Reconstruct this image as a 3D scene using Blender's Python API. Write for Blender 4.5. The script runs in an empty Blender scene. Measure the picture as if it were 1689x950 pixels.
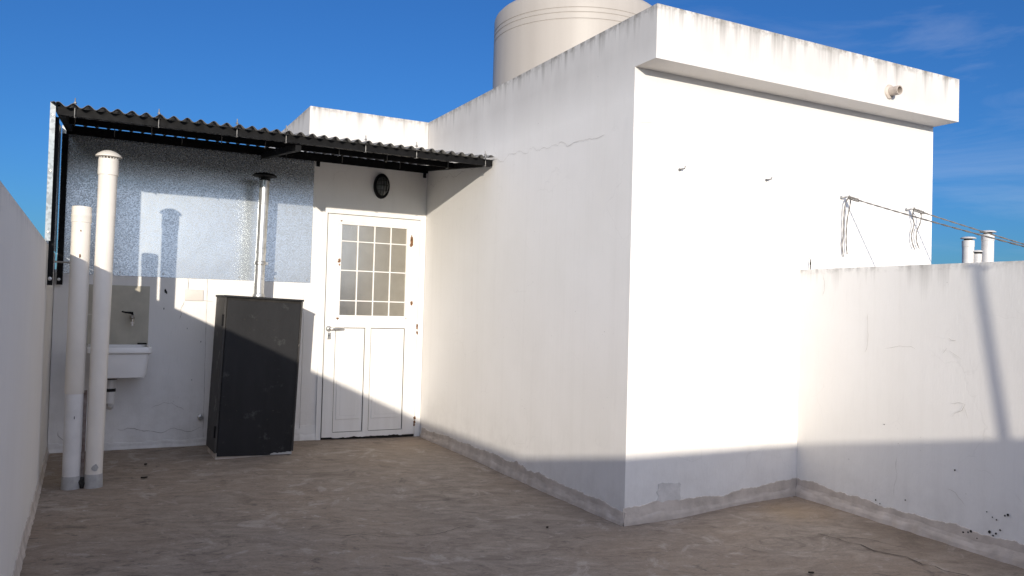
import bpy, bmesh, math, random
from mathutils import Vector, Matrix, noise
random.seed(7)
R = math.radians
S = bpy.context.scene
COL = S.collection

# ------------------------------------------------------------------ camera
cam_d = bpy.data.cameras.new('camera'); cam = bpy.data.objects.new('camera', cam_d); COL.objects.link(cam)
cam_d.sensor_fit = 'HORIZONTAL'; cam_d.sensor_width = 36; cam_d.lens = 27.88
cam_d.clip_start = 0.05; cam_d.clip_end = 5000
yaw, pitch, roll = 0.482, 0.0244, 0.0276
f = Vector((math.sin(yaw)*math.cos(pitch), math.cos(yaw)*math.cos(pitch), math.sin(pitch)))
r0 = Vector((math.cos(yaw), -math.sin(yaw), 0)); u0 = r0.cross(f)
r = r0*math.cos(roll) + u0*math.sin(roll); u = -r0*math.sin(roll) + u0*math.cos(roll)
cam.matrix_world = Matrix(((r.x, u.x, -f.x, -2.7804), (r.y, u.y, -f.y, -7.137), (r.z, u.z, -f.z, 1.2303), (0, 0, 0, 1)))
S.camera = cam

# ------------------------------------------------------------------ light, sky, exposure
SUN = Vector((0.39, 1.0, -0.185))                     # direction in which the light travels
sun_el = math.asin(0.185/SUN.length)
to_sun = -SUN
W = bpy.data.worlds.new('World'); S.world = W; W.use_nodes = True
wt = W.node_tree; wt.nodes.clear()
def wn(t, **k):
    n = wt.nodes.new(t)
    for a, b in k.items(): setattr(n, a, b)
    return n
sky = wn('ShaderNodeTexSky', sky_type='NISHITA', sun_disc=False)
sky.sun_elevation = sun_el
sky.sun_rotation = math.atan2(to_sun.x, to_sun.y)
sky.altitude = 0; sky.air_density = 1.0; sky.dust_density = 0.6; sky.ozone_density = 3.0
hsv = wn('ShaderNodeMixRGB', blend_type='MULTIPLY'); hsv.inputs['Fac'].default_value = 1; hsv.inputs['Color2'].default_value = (.27, .59, 1.03, 1)
tc = wn('ShaderNodeTexCoord')
mp = wn('ShaderNodeMapping'); mp.inputs['Scale'].default_value = (1.2, 1.2, 6.0)
n1 = wn('ShaderNodeTexNoise'); n1.inputs['Scale'].default_value = 3.2; n1.inputs['Detail'].default_value = 7; n1.inputs['Roughness'].default_value = .58
n1.inputs['Distortion'].default_value = .6
n2 = wn('ShaderNodeTexNoise'); n2.inputs['Scale'].default_value = 1.3; n2.inputs['Detail'].default_value = 2
rm1 = wn('ShaderNodeMapRange'); rm1.inputs['From Min'].default_value = .5; rm1.inputs['From Max'].default_value = .82
rm2 = wn('ShaderNodeMapRange'); rm2.inputs['From Min'].default_value = .42; rm2.inputs['From Max'].default_value = .65
dot = wn('ShaderNodeVectorMath', operation='DOT_PRODUCT'); dot.inputs[1].default_value = Vector((0.82, 0.50, 0.2)).normalized()
rm3 = wn('ShaderNodeMapRange'); rm3.inputs['From Min'].default_value = .86; rm3.inputs['From Max'].default_value = .99
mA = wn('ShaderNodeMath', operation='MULTIPLY'); mB = wn('ShaderNodeMath', operation='MULTIPLY'); mC = wn('ShaderNodeMath', operation='MULTIPLY'); mC.inputs[1].default_value = .18
mix = wn('ShaderNodeMixRGB'); mix.inputs['Color2'].default_value = (6.2, 6.4, 7.0, 1)
bg = wn('ShaderNodeBackground'); bg.inputs['Strength'].default_value = 0.075
wo = wn('ShaderNodeOutputWorld')
L = wt.links.new
L(tc.outputs['Generated'], mp.inputs['Vector']); L(mp.outputs[0], n1.inputs['Vector']); L(tc.outputs['Generated'], n2.inputs['Vector'])
L(n1.outputs['Fac'], rm1.inputs['Value']); L(n2.outputs['Fac'], rm2.inputs['Value'])
L(tc.outputs['Generated'], dot.inputs[0]); L(dot.outputs['Value'], rm3.inputs['Value'])
L(rm1.outputs[0], mA.inputs[0]); L(rm3.outputs[0], mA.inputs[1]); L(mA.outputs[0], mC.inputs[0])
L(sky.outputs[0], hsv.inputs['Color1']); L(hsv.outputs[0], mix.inputs['Color1']); L(mC.outputs[0], mix.inputs['Fac'])
dot2 = wn('ShaderNodeVectorMath', operation='DOT_PRODUCT'); dot2.inputs[1].default_value = Vector((-.25, -1, .45)).normalized()  # bright cloud veil added in the unseen sky behind the camera, lifts the shade
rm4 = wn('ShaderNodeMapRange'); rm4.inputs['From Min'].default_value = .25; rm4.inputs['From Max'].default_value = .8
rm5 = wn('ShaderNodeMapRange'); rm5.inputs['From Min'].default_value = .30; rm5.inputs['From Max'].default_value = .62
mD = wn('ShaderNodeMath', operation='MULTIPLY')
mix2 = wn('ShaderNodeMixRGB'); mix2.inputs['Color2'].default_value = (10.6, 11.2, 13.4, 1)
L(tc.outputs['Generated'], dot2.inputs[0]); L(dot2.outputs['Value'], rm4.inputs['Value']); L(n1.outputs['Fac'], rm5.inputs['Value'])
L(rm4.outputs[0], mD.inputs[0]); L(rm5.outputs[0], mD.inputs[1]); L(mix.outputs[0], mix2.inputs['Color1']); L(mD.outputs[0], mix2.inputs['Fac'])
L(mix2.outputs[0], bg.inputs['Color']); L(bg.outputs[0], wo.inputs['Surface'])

sd = bpy.data.lights.new('sun', 'SUN'); so = bpy.data.objects.new('sun', sd); COL.objects.link(so)
sd.energy = 2.5; sd.angle = R(0.55); sd.color = (1.0, 0.915, 0.79)
so.rotation_euler = SUN.to_track_quat('-Z', 'Y').to_euler()
so.location = (-6, -15, 8)
S.view_settings.view_transform = 'Standard'; S.view_settings.look = 'None'
S.view_settings.exposure = 0.82; S.view_settings.gamma = 1; S.view_settings.use_curve_mapping = False

# ------------------------------------------------------------------ materials
class NT:
    def __init__(s, name):
        s.m = bpy.data.materials.new(name); s.m.use_nodes = True
        s.t = s.m.node_tree; s.t.nodes.clear()
        s.b = s.t.nodes.new('ShaderNodeBsdfPrincipled'); s.o = s.t.nodes.new('ShaderNodeOutputMaterial')
        s.l(s.b.outputs[0], s.o.inputs['Surface'])
        s.geo = s.t.nodes.new('ShaderNodeNewGeometry'); s.tc = s.t.nodes.new('ShaderNodeTexCoord')
    def l(s, a, b): s.t.links.new(a, b)
    def put(s, inp, v):
        if hasattr(v, 'links') or isinstance(v, bpy.types.NodeSocket): s.l(v, inp)
        elif isinstance(v, (tuple, list)): inp.default_value = tuple(v) + ((1,) if len(v) == 3 and inp.type == 'RGBA' else ())
        else: inp.default_value = v
    def mapping(s, src, scale):
        n = s.t.nodes.new('ShaderNodeMapping'); s.put(n.inputs['Scale'], scale); s.l(src, n.inputs['Vector']); return n.outputs[0]
    def noise(s, vec, scale, detail=4, rough=.55, dist=0):
        n = s.t.nodes.new('ShaderNodeTexNoise'); s.l(vec, n.inputs['Vector'])
        n.inputs['Scale'].default_value = scale; n.inputs['Detail'].default_value = detail
        n.inputs['Roughness'].default_value = rough; n.inputs['Distortion'].default_value = dist
        return n.outputs['Fac']
    def voro(s, vec, scale, feature='F1', out='Distance'):
        n = s.t.nodes.new('ShaderNodeTexVoronoi'); n.feature = feature; s.l(vec, n.inputs['Vector']); n.inputs['Scale'].default_value = scale
        return n.outputs[out]
    def rng(s, v, a, b, c=0., d=1.):
        n = s.t.nodes.new('ShaderNodeMapRange'); s.put(n.inputs['Value'], v)
        for i, x in zip(('From Min', 'From Max', 'To Min', 'To Max'), (a, b, c, d)): n.inputs[i].default_value = x
        return n.outputs[0]
    def math(s, op, a, b=0.):
        n = s.t.nodes.new('ShaderNodeMath'); n.operation = op; s.put(n.inputs[0], a); s.put(n.inputs[1], b); return n.outputs[0]
    def mix(s, fac, a, b, mode='MIX'):
        n = s.t.nodes.new('ShaderNodeMixRGB'); n.blend_type = mode
        s.put(n.inputs['Fac'], fac); s.put(n.inputs['Color1'], a); s.put(n.inputs['Color2'], b); return n.outputs[0]
    def sep(s, v):
        n = s.t.nodes.new('ShaderNodeSeparateXYZ'); s.l(v, n.inputs[0]); return n.outputs
    def bump(s, h, strength=.3, dist=.01):
        n = s.t.nodes.new('ShaderNodeBump'); s.l(h, n.inputs['Height']); n.inputs['Strength'].default_value = strength; n.inputs['Distance'].default_value = dist
        s.l(n.outputs[0], s.b.inputs['Normal'])
    def set(s, **k):
        for a, v in k.items(): s.put(s.b.inputs[a.replace('_', ' ')], v)

def simple(name, c, rough=.5, metal=0., var=.12, scale=18, bump=.0, c2=None, spec=None):
    n = NT(name); P = n.tc.outputs['Object']
    f1 = n.noise(P, scale, 5)
    c2 = c2 or tuple(x*(1-var*2) for x in c)
    n.set(Base_Color=n.mix(n.rng(f1, .35, .7), c, c2), Roughness=n.rng(f1, .3, .7, rough*.85, min(1, rough*1.15)), Metallic=metal)
    if spec is not None: n.set(Specular_IOR_Level=spec)
    if bump: n.bump(n.noise(P, scale*4, 4), bump, .004)
    return n.m

def plaster(name, base, ztop=None, stain=.8, wear=.5, zdirt=.4, seed=0., weather=0.):
    """painted render: roller streaks, hairline cracks, mould runs under the coping"""
    n = NT(name); P = n.geo.outputs['Position']
    ad = n.t.nodes.new('ShaderNodeVectorMath'); ad.operation = 'ADD'; n.l(P, ad.inputs[0]); ad.inputs[1].default_value = (seed, seed*1.7, 0); P = ad.outputs[0]
    z = n.sep(P)[2]
    big = n.noise(P, 1.1, 4)
    streak = n.noise(n.mapping(P, (16, 16, .5)), 1.0, 6, .6)
    fine = n.noise(n.mapping(P, (60, 60, 9)), 1.0, 3)
    col = n.mix(n.rng(big, .3, .75), base, tuple(x*y for x, y in zip(base, (.93, .925, .91))))
    col = n.mix(n.rng(streak, .5, .8, 0, .15*wear), col, (.52, .49, .44))
    col = n.mix(n.rng(fine, .55, .8, 0, .10*wear), col, (.5, .47, .43))
    # hairline cracks
    warp = n.t.nodes.new('ShaderNodeVectorMath'); warp.operation = 'ADD'; n.l(P, warp.inputs[0])
    nz = n.t.nodes.new('ShaderNodeTexNoise'); n.l(P, nz.inputs['Vector']); nz.inputs['Scale'].default_value = 2.2; nz.inputs['Detail'].default_value = 5
    sc_ = n.t.nodes.new('ShaderNodeVectorMath'); sc_.operation = 'SCALE'; n.l(nz.outputs['Color'], sc_.inputs[0]); sc_.inputs['Scale'].default_value = .55
    n.l(sc_.outputs[0], warp.inputs[1])
    ck = n.voro(warp.outputs[0], 2.1, 'DISTANCE_TO_EDGE')
    ckm = n.math('MULTIPLY', n.rng(ck, .0, .008, 1, 0), n.rng(n.noise(P, 1.7, 2), .52, .62))
    col = n.mix(n.math('MULTIPLY', ckm, .13*wear), col, (.22, .20, .18))
    # specks
    sp = n.voro(P, 26)
    spm = n.math('MULTIPLY', n.rng(sp, .05, .075, 1, 0), n.rng(n.noise(P, 3.1, 3), .62, .66))
    col = n.mix(n.math('MULTIPLY', spm, .8), col, (.16, .14, .12))
    if ztop is not None:
        if weather: col = n.mix(n.math('MULTIPLY', n.rng(z, ztop-.5, ztop-.2, 0, weather), n.rng(n.noise(n.mapping(P, (5, 5, 1.2)), 1, 5), .25, .6, .6, 1)), col, (.50, .475, .45))
        run = n.noise(n.mapping(P, (11, 11, .35)), 1.0, 7, .65)
        depth = n.math('SUBTRACT', ztop, z)
        lim = n.rng(run, .42, .78, .0, .36)
        m = n.math('MULTIPLY', n.rng(n.math('SUBTRACT', lim, depth), 0., .22, 0, 1), n.rng(depth, -.01, .25, 1, .25))
        col = n.mix(n.math('MULTIPLY', m, stain*.75), col, (.13, .12, .10))
        edge = n.math('MULTIPLY', n.rng(depth, .0, .045, 1, 0), n.rng(n.noise(P, 22, 6, .7), .45, .62))
        col = n.mix(n.math('MULTIPLY', edge, stain*.8), col, (.15, .135, .115))
    # grime towards the foot
    low = n.math('MULTIPLY', n.rng(z, 0., zdirt, 1, 0), n.rng(n.noise(P, 6, 7, .7), .42, .72))
    col = n.mix(n.math('MULTIPLY', low, .35*wear), col, (.30, .27, .23))
    n.set(Base_Color=col, Roughness=.88, Specular_IOR_Level=.25)
    h = n.math('ADD', n.math('MULTIPLY', n.noise(n.mapping(P, (90, 90, 22)), 1, 4, .6), .6), n.math('MULTIPLY', n.noise(P, 5, 4), 1.5))
    h = n.math('SUBTRACT', h, n.math('MULTIPLY', ckm, .2))
    n.bump(h, .2, .008)
    return n.m

def concrete():
    n = NT('floor_concrete'); P = n.geo.outputs['Position']
    rot = n.t.nodes.new('ShaderNodeMapping'); n.l(P, rot.inputs['Vector']); rot.inputs['Rotation'].default_value = (0, 0, R(20))
    Q = rot.outputs[0]
    brush = n.noise(n.mapping(Q, (2.8, 5.6, 1)), 1.5, 13, .76, 1.1)
    scuff = n.noise(n.mapping(Q, (6.5, 13, 1)), 1.4, 10, .74, 1.0)
    big = n.noise(P, .8, 4, .5)
    mid = n.noise(P, 3.6, 10, .72, .8)
    col = n.mix(n.rng(brush, .36, .64), (.205, .163, .13), (.385, .318, .256))
    col = n.mix(n.rng(big, .38, .66, 0, .6), col, (.34, .25, .175))
    xy = n.sep(P); zone = n.rng(n.math('ADD', n.math('ADD', n.math('MULTIPLY', xy[0], -.35), n.math('MULTIPLY', xy[1], -.12)), n.math('MULTIPLY', n.math('SUBTRACT', big, .5), 2.2)), .1, 1.1, .3, 1)
    col = n.mix(n.math('MULTIPLY', n.rng(scuff, .56, .64, 0, .75), zone), col, (.095, .078, .065))
    col = n.mix(n.math('MULTIPLY', n.rng(scuff, .41, .32, 0, .8), zone), col, (.58, .52, .46))
    col = n.mix(n.rng(mid, .56, .63, 0, .5), col, (.52, .45, .385))
    col = n.mix(n.rng(mid, .43, .34, 0, .65), col, (.115, .092, .073))
    d = n.t.nodes.new('ShaderNodeVectorMath'); d.operation = 'DISTANCE'; n.l(P, d.inputs[0]); d.inputs[1].default_value = (1.3, -4.3, 0)
    dm = n.math('MULTIPLY', n.rng(n.math('ADD', d.outputs['Value'], n.math('MULTIPLY', mid, .6)), .35, .8, 1, 0), .5)
    col = n.mix(dm, col, (.20, .145, .10))
    d2 = n.t.nodes.new('ShaderNodeVectorMath'); d2.operation = 'DISTANCE'; n.l(P, d2.inputs[0]); d2.inputs[1].default_value = (1.05, -3.62, 0)
    dm2 = n.math('MULTIPLY', n.rng(n.math('ADD', d2.outputs['Value'], n.math('MULTIPLY', mid, .4)), .2, .5, 1, 0), .45)
    col = n.mix(dm2, col, (.40, .27, .14))
    fine = n.noise(P, 70, 5, .75)
    col = n.mix(n.rng(fine, .42, .68, 0, .35), col, (.15, .128, .108))
    col = n.mix(n.rng(n.voro(P, 34), .06, .03, 0, .5), col, (.6, .57, .53))
    n.set(Base_Color=col, Roughness=n.rng(brush, .3, .7, .8, .66), Specular_IOR_Level=.3)
    h = n.math('ADD', n.math('MULTIPLY', brush, .8), n.math('ADD', n.math('MULTIPLY', mid, .8), n.math('MULTIPLY', fine, .25)))
    n.bump(h, .8, .016)
    return n.m

def galvanised(name, tint=(.60, .64, .665), sc=135, rough=.25):
    n = NT(name); P = n.geo.outputs['Position']
    cell = n.voro(P, sc, 'F1', 'Color'); v = n.sep(cell)
    k = n.math('ADD', n.math('MULTIPLY', n.rng(v[0], .25, .6), .7), n.math('MULTIPLY', v[1], .3))
    dark = tuple(x*.74 for x in tint)
    col = n.mix(n.rng(k, .05, .95), dark, tint)
    col = n.mix(n.rng(n.noise(P, 2.5, 4), .45, .75, 0, .25), col, (.5, .5, .5))
    n.set(Base_Color=col, Metallic=.8, Roughness=n.rng(k, .3, .9, rough+.06, rough-.02))
    n.bump(n.noise(P, 3, 2), .12, .02)
    return n.m

def peeled(name, base, under, scale=9, thr=.63, rough=.5, metal=0., soft=.025):
    n = NT(name); P = n.tc.outputs['Object']
    a = n.noise(P, scale, 8, .7); b = n.noise(n.mapping(P, (1, 1, .35)), scale*.8, 6)
    col = n.mix(n.rng(b, .35, .68), base, tuple(x*.62 for x in base))
    col = n.mix(n.rng(n.noise(n.mapping(P, (9, 9, .8)), 2, 6, .65), .5, .75, 0, .16), col, tuple(.6*x + .4*y for x, y in zip(base, under)))
    col = n.mix(n.rng(a, thr, thr+soft), col, under)
    n.set(Base_Color=col, Roughness=rough, Metallic=metal, Specular_IOR_Level=.3)
    n.bump(n.math('ADD', a, n.noise(P, 60, 3)), .18, .006)
    return n.m

WH = (.84, .815, .785)
M = {}
M['block'] = plaster('block_plaster', WH, 2.9925, .9, .7, .5, 0., .62)
M['wall'] = plaster('rear_wall_plaster', (.84, .82, .80), None, .5, .9, .8, 3.1)
M['side'] = plaster('side_wall_plaster', (.84, .805, .76), 1.555, .25, .5, .3, 7.3)
M['parapet'] = plaster('parapet_plaster', (.83, .81, .78), 1.54, .55, .7, .5, 12.9)
M['floor'] = concrete()
M['mortar'] = simple('mortar', (.60, .53, .465), .95, 0, .2, 9, .7, c2=(.42, .365, .315))
M['galv'] = galvanised('galvanised_sheet')
M['galv_plain'] = galvanised('galvanised_pipe', (.72, .72, .70), 28, .3)
M['galv_edge'] = galvanised('dark_galvanised_edge', (.20, .225, .245), 60, .45)  # folded edge, darker tint than the sheet itself
M['black_steel'] = simple('black_painted_steel', (.008, .008, .009), .6, 0, .2, 20, spec=.12)
M['roofing'] = simple('dark_roofing_sheet', (.075, .077, .082), .42, .55, .2, 9)
M['dull_steel'] = simple('dull_zinc', (.26, .255, .25), .55, .6, .15, 30)
M['patch'] = simple('patched_render', (.70, .67, .635), .95, 0, .12, 12, .6)
M['steel'] = simple('zinc_steel', (.55, .54, .52), .35, .9, .1, 30)
M['cabinet'] = peeled('cabinet_black_paint', (.0125, .0125, .014), (.055, .057, .055), 6, .60, .6, 0., .13)
M['cabinet_side'] = peeled('cabinet_side_paint', (.05, .047, .044), (.13, .12, .11), 7, .6, .6)
def doorpaint():
    n = NT('door_white_paint'); P = n.tc.outputs['Object']
    a = n.noise(P, 13, 9, .72); b = n.noise(n.mapping(P, (14, 14, 1.2)), 1, 5)
    col = n.mix(n.rng(b, .35, .7), (.83, .815, .79), (.77, .75, .72))
    col = n.mix(n.math('MULTIPLY', n.rng(a, .71, .73), .8), col, (.40, .35, .30))
    n.set(Base_Color=col, Roughness=.5, Specular_IOR_Level=.4); n.bump(n.math('ADD', n.math('MULTIPLY', b, .7), a), .12, .004); return n.m
M['door'] = doorpaint()
M['gap'] = simple('dark_gap', (.02, .018, .016), .9)
M['rust'] = simple('rust', (.26, .12, .05), .9, 0, .3, 40, .5, c2=(.06, .035, .02))
M['pvc'] = simple('cream_pvc', (.76, .71, .64), .38, 0, .05, 4)
M['pvc2'] = simple('grey_white_pvc', (.70, .68, .66), .5, 0, .08, 7)
M['cement'] = simple('cement_collar', (.42, .41, .40), .9, 0, .1, 25, .3)
M['ceramic'] = simple('white_ceramic', (.80, .79, .78), .22, 0, .03, 5)
M['tile'] = simple('beige_tile', (.50, .46, .37), .35, 0, .1, 7)
M['plate'] = simple('white_plastic', (.70, .65, .60), .45, 0, .05, 8)
M['tank'] = None
M['rope'] = simple('grey_rope', (.27, .25, .23), .9, 0, .25, 160, .4)
M['lamp_glass'] = simple('smoked_lamp_glass', (.10, .105, .10), .18, 0, .15, 25)
M['brass'] = simple('worn_chrome', (.42, .38, .32), .38, .9, .25, 40)
M['leaf'] = simple('dry_leaf', (.035, .026, .018), .9, 0, .2, 40)
M['crack'] = simple('crack', (.30, .265, .23), 1, 0, .2, 30)
M['crack_soft'] = simple('crack_soft', (.56, .53, .49), 1, 0, .1, 30)
M['terra'] = simple('weathered_spout', (.56, .48, .41), .8, 0, .2, 22, .3)
M['ground'] = simple('far_ground', (.16, .15, .12), .95, 0, .3, .08)
M['glass'] = None
def tank_mat():
    n = NT('tank_plastic'); P = n.geo.outputs['Position']
    s = n.noise(n.mapping(P, (9, 9, .35)), 1, 6, .6)
    col = n.mix(n.rng(s, .42, .8, 0, .35), (.43, .392, .35), (.32, .285, .25))
    n.set(Base_Color=col, Roughness=.5); n.bump(n.noise(P, 30, 3), .06, .004); return n.m
M['tank'] = tank_mat()
def glass_mat():
    n = NT('frosted_glass'); P = n.tc.outputs['Object']
    a = n.noise(P, 160, 3)
    n.set(Base_Color=n.mix(n.rng(n.noise(P, 9, 4), .3, .7), (.50, .465, .39), (.43, .40, .335)), Roughness=.15, Metallic=.9, Coat_Weight=.3, Coat_Roughness=.1)
    n.bump(a, .3, .0015); return n.m
M['glass'] = glass_mat()

# ------------------------------------------------------------------ mesh helpers
def obj(name, bm, mat, parent=None, smooth=False, loc=None):
    me = bpy.data.meshes.new(name); bmesh.ops.recalc_face_normals(bm, faces=bm.faces[:]); bm.to_mesh(me); bm.free()
    if smooth:
        for p_ in me.polygons: p_.use_smooth = True
        try: me.set_sharp_from_angle(angle=R(35))
        except Exception: pass
    me.materials.append(mat)
    o = bpy.data.objects.new(name, me); COL.objects.link(o)
    if parent: o.parent = parent
    if loc: o.location = loc
    return o
def thing(name, label, cat, loc=(0, 0, 0), group=None):
    o = bpy.data.objects.new(name, None); COL.objects.link(o); o.location = loc; o.empty_display_size = .1
    o['label'] = label; o['category'] = cat
    if group: o['group'] = group
    return o
def tag(o, label, cat, group=None):
    o['label'] = label; o['category'] = cat
    if group: o['group'] = group
    return o
def box(bm, a, b, bev=0., segs=2):
    vs = []
    t = bmesh.new(); bmesh.ops.create_cube(t, size=1)
    for v in t.verts: v.co = Vector([(a[i]+b[i])/2 + v.co[i]*(b[i]-a[i]) for i in range(3)])
    if bev: bmesh.ops.bevel(t, geom=t.edges[:], offset=bev, segments=segs, affect='EDGES', profile=.6)
    merge(bm, t)
def merge(bm, t, mat=None):
    if mat is not None: t.transform(mat)
    me = bpy.data.meshes.new('t'); t.to_mesh(me); t.free(); bm.from_mesh(me); bpy.data.meshes.remove(me)
def lathe(bm, prof, c=(0, 0, 0), n=40, axis='Z', cap=True, mat=None):
    """prof = [(radius, height)]"""
    t = bmesh.new(); rings = []
    for rr, h in prof:
        rings.append([t.verts.new((rr*math.cos(2*math.pi*i/n), rr*math.sin(2*math.pi*i/n), h)) for i in range(n)])
    for a, b in zip(rings, rings[1:]):
        for i in range(n): t.faces.new((a[i], a[(i+1) % n], b[(i+1) % n], b[i]))
    if cap:
        t.faces.new(rings[0][::-1]); t.faces.new(rings[-1])
    m = Matrix.Translation(c)
    if axis == 'X': m = m @ Matrix.Rotation(R(90), 4, 'Y')
    if axis == 'Y': m = m @ Matrix.Rotation(R(90), 4, 'X')
    if mat is not None: m = Matrix.Translation(c) @ mat
    merge(bm, t, m)
def tube(bm, pts, rad, n=8, twist=None):
    pts = [Vector(p) for p in pts]; rings = []; t = bmesh.new()
    up = Vector((0, 0, 1))
    for i, p in enumerate(pts):
        d = (pts[min(i+1, len(pts)-1)] - pts[max(i-1, 0)]).normalized()
        s = d.cross(up if abs(d.z) < .95 else Vector((1, 0, 0))).normalized(); w = s.cross(d)
        rr = rad[i] if isinstance(rad, (list, tuple)) else rad
        rings.append([t.verts.new(p + (s*math.cos(a) + w*math.sin(a))*rr) for a in [2*math.pi*k/n for k in range(n)]])
    for a, b in zip(rings, rings[1:]):
        for i in range(n): t.faces.new((a[i], a[(i+1) % n], b[(i+1) % n], b[i]))
    t.faces.new(rings[0][::-1]); t.faces.new(rings[-1]); merge(bm, t)
def prism_x(bm, poly, x0, x1, step=None):
    """polygon in (y, z) extruded along x"""
    n = max(1, int((x1-x0)/step)) if step else 1; rings = []
    for k in range(n+1):
        x = x0 + (x1-x0)*k/n; rings.append([bm.verts.new((x, y, z)) for y, z in poly])
    for a, b in zip(rings, rings[1:]):
        for i in range(len(poly)): bm.faces.new((a[i], a[(i+1) % len(poly)], b[(i+1) % len(poly)], b[i]))
    bm.faces.new(rings[0][::-1]); bm.faces.new(rings[-1])
def roughen(bm, cuts_len=.09, amp=.003, seed=0., zmin=None, bev=.006, chip=.0):
    """arrises of a plastered wall: small bevel, then a slightly uneven line"""
    es = [e for e in bm.edges if len(e.link_faces) == 2 and e.calc_face_angle(0) > .5 and e.calc_length() > .15]
    bmesh.ops.bevel(bm, geom=es, offset=bev, segments=2, affect='EDGES', profile=.5)
    for _ in range(7):
        le = [e for e in bm.edges if e.calc_length() > cuts_len*2]
        if not le or len(bm.verts) > 9000: break
        bmesh.ops.subdivide_edges(bm, edges=le, cuts=1, use_grid_fill=True)
    bmesh.ops.triangulate(bm, faces=[f_ for f_ in bm.faces if len(f_.verts) > 4])
    bm.normal_update()
    for v in bm.verts:
        if zmin is not None and v.co.z < zmin: continue
        q = v.co*7 + Vector((seed, seed, seed))
        d = Vector((noise.noise(q), noise.noise(q + Vector((31, 0, 0))), noise.noise(q + Vector((0, 57, 0)))))
        for f_ in v.link_faces:
            if f_.calc_area() > .0025: d -= f_.normal*d.dot(f_.normal)
        v.co += d*amp*1.3
        if chip:
            c_ = noise.noise(v.co*23 + Vector((seed, 3, 9)))
            if c_ > .35 and all(f_.calc_area() < .0025 or abs(f_.normal.z) < .1 for f_ in v.link_faces): v.co.z -= chip*(c_-.35)*random.random()
def ribbon(bm, pts, width, normal, lift=.0015, wob=.012, seed=0, n=None):
    """thin irregular crack lying just proud of a surface"""
    pts = [Vector(p) for p in pts]; nrm = Vector(normal); fine = []
    for a, b in zip(pts, pts[1:]):
        k = max(2, int((b-a).length/.025))
        for i in range(k): fine.append(a.lerp(b, i/k))
    fine.append(pts[-1]); prev = None
    for i, p in enumerate(fine):
        d = (fine[min(i+1, len(fine)-1)] - fine[max(i-1, 0)]).normalized(); s = d.cross(nrm).normalized()
        p = p + s*wob*noise.noise(p*9 + Vector((seed, 0, seed)))*1.6 + s*wob*.5*noise.noise(p*37 + Vector((seed, 4, 0))) + nrm*lift
        w = width*(.35 + .65*abs(noise.noise(p*14 + Vector((0, seed, 2))))*1.6)
        if i in (0, len(fine)-1): w *= .2
        a_, b_ = bm.verts.new(p + s*w/2), bm.verts.new(p - s*w/2)
        if prev: bm.faces.new((prev[0], a_, b_, prev[1]))
        prev = (a_, b_)

# ------------------------------------------------------------------ setting: ground and floor
bm = bmesh.new(); bmesh.ops.create_grid(bm, x_segments=8, y_segments=8, size=1500)
g = obj('ground', bm, M['ground'], loc=(0, 0, -6.5)); g['kind'] = 'structure'
CP = [(-3.08, 0, 0), (0, 0, -.02), (0, -3.32, -.03), (1.4, -3.32, .034), (1.34, -4.8, .016), (-3.05, -3.06, 0), (-2.8, -1.25, -.025), (-1.6, -.5, 0), (-1, -6, 0), (-2.5, -8, 0), (1.2, -9, 0)]
def fz(x, y):
    s = w = 0
    for a, b, c in CP:
        k = math.exp(-((x-a)**2 + (y-b)**2)/.55) + 1e-5; s += k*c; w += k
    return s/w
bm = bmesh.new(); nx, ny = 90, 190; G = []
for j in range(ny+1):
    row = []
    for i in range(nx+1):
        x = -3.35 + 5.0*i/nx; y = -9.9 + 10.1*j/ny
        row.append(bm.verts.new((x, y, fz(x, y) + .004*noise.noise(Vector((x*2.2, y*2.2, 0))) + .0015*noise.noise(Vector((x*9, y*9, 3))))))
    G.append(row)
for j in range(ny):
    for i in range(nx): bm.faces.new((G[j][i], G[j][i+1], G[j+1][i+1], G[j+1][i]))
fl = obj('floor', bm, M['floor'], smooth=True); fl['kind'] = 'structure'
bm = bmesh.new()
for k, pts in enumerate([[(.843, -4.0), (.864, -4.4), (.9, -4.75), (.93, -5.4)], [(.86, -4.1), (1.0, -4.22), (1.05, -4.4)], [(.1, -3.75), (.3, -3.9), (.36, -4.1)], [(-1.7, -2.9), (-1.2, -3.1), (-.8, -3.0)]]):
    ribbon(bm, [(x, y, fz(x, y)) for x, y in pts], .011 if k == 0 else .006, (0, 0, 1), .006, .03, k)
cr = obj('floor_crack', bm, M['leaf'], fl); cr['kind'] = 'structure'
# roof of the neighbouring part, beyond the right-hand wall, and the body of the house below
bm = bmesh.new(); box(bm, (1.75, -9.9, -.12), (9.5, 3.2, 0.0)); o = obj('neighbouring_roof', bm, M['cement']); o['kind'] = 'structure'
bm = bmesh.new(); box(bm, (-3.3, -9.95, -6.6), (9.4, 3.1, -.16)); o = obj('lower_storey', bm, M['side']); tag(o, 'plain pale storey of the house below the terrace floor', 'building')

# ------------------------------------------------------------------ stair block (building)
Lb, Hf, OV, H, W2, B = 3.319, 2.678, .2, 2.9925, 2.767, 1.1415
blk = thing('stair_block', 'tall white rendered block with overhanging concrete eave and old white door', 'building')
bm = bmesh.new()
prism_x(bm, [(-Lb, -.1), (-Lb, Hf), (-Lb-OV, Hf), (-Lb-OV, H), (3, H), (3, -.1)], 0, W2)
roughen(bm, .09, .0035, 1.3, None, .007, .03)
obj('wall', bm, M['block'], blk)
bm = bmesh.new(); box(bm, (-B, 0, -.1), (-.0005, 3, H-.001)); roughen(bm, .09, .0025, 4.1, 2.2, .006, .03)
obj('wall', bm, M['block'], blk)
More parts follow.
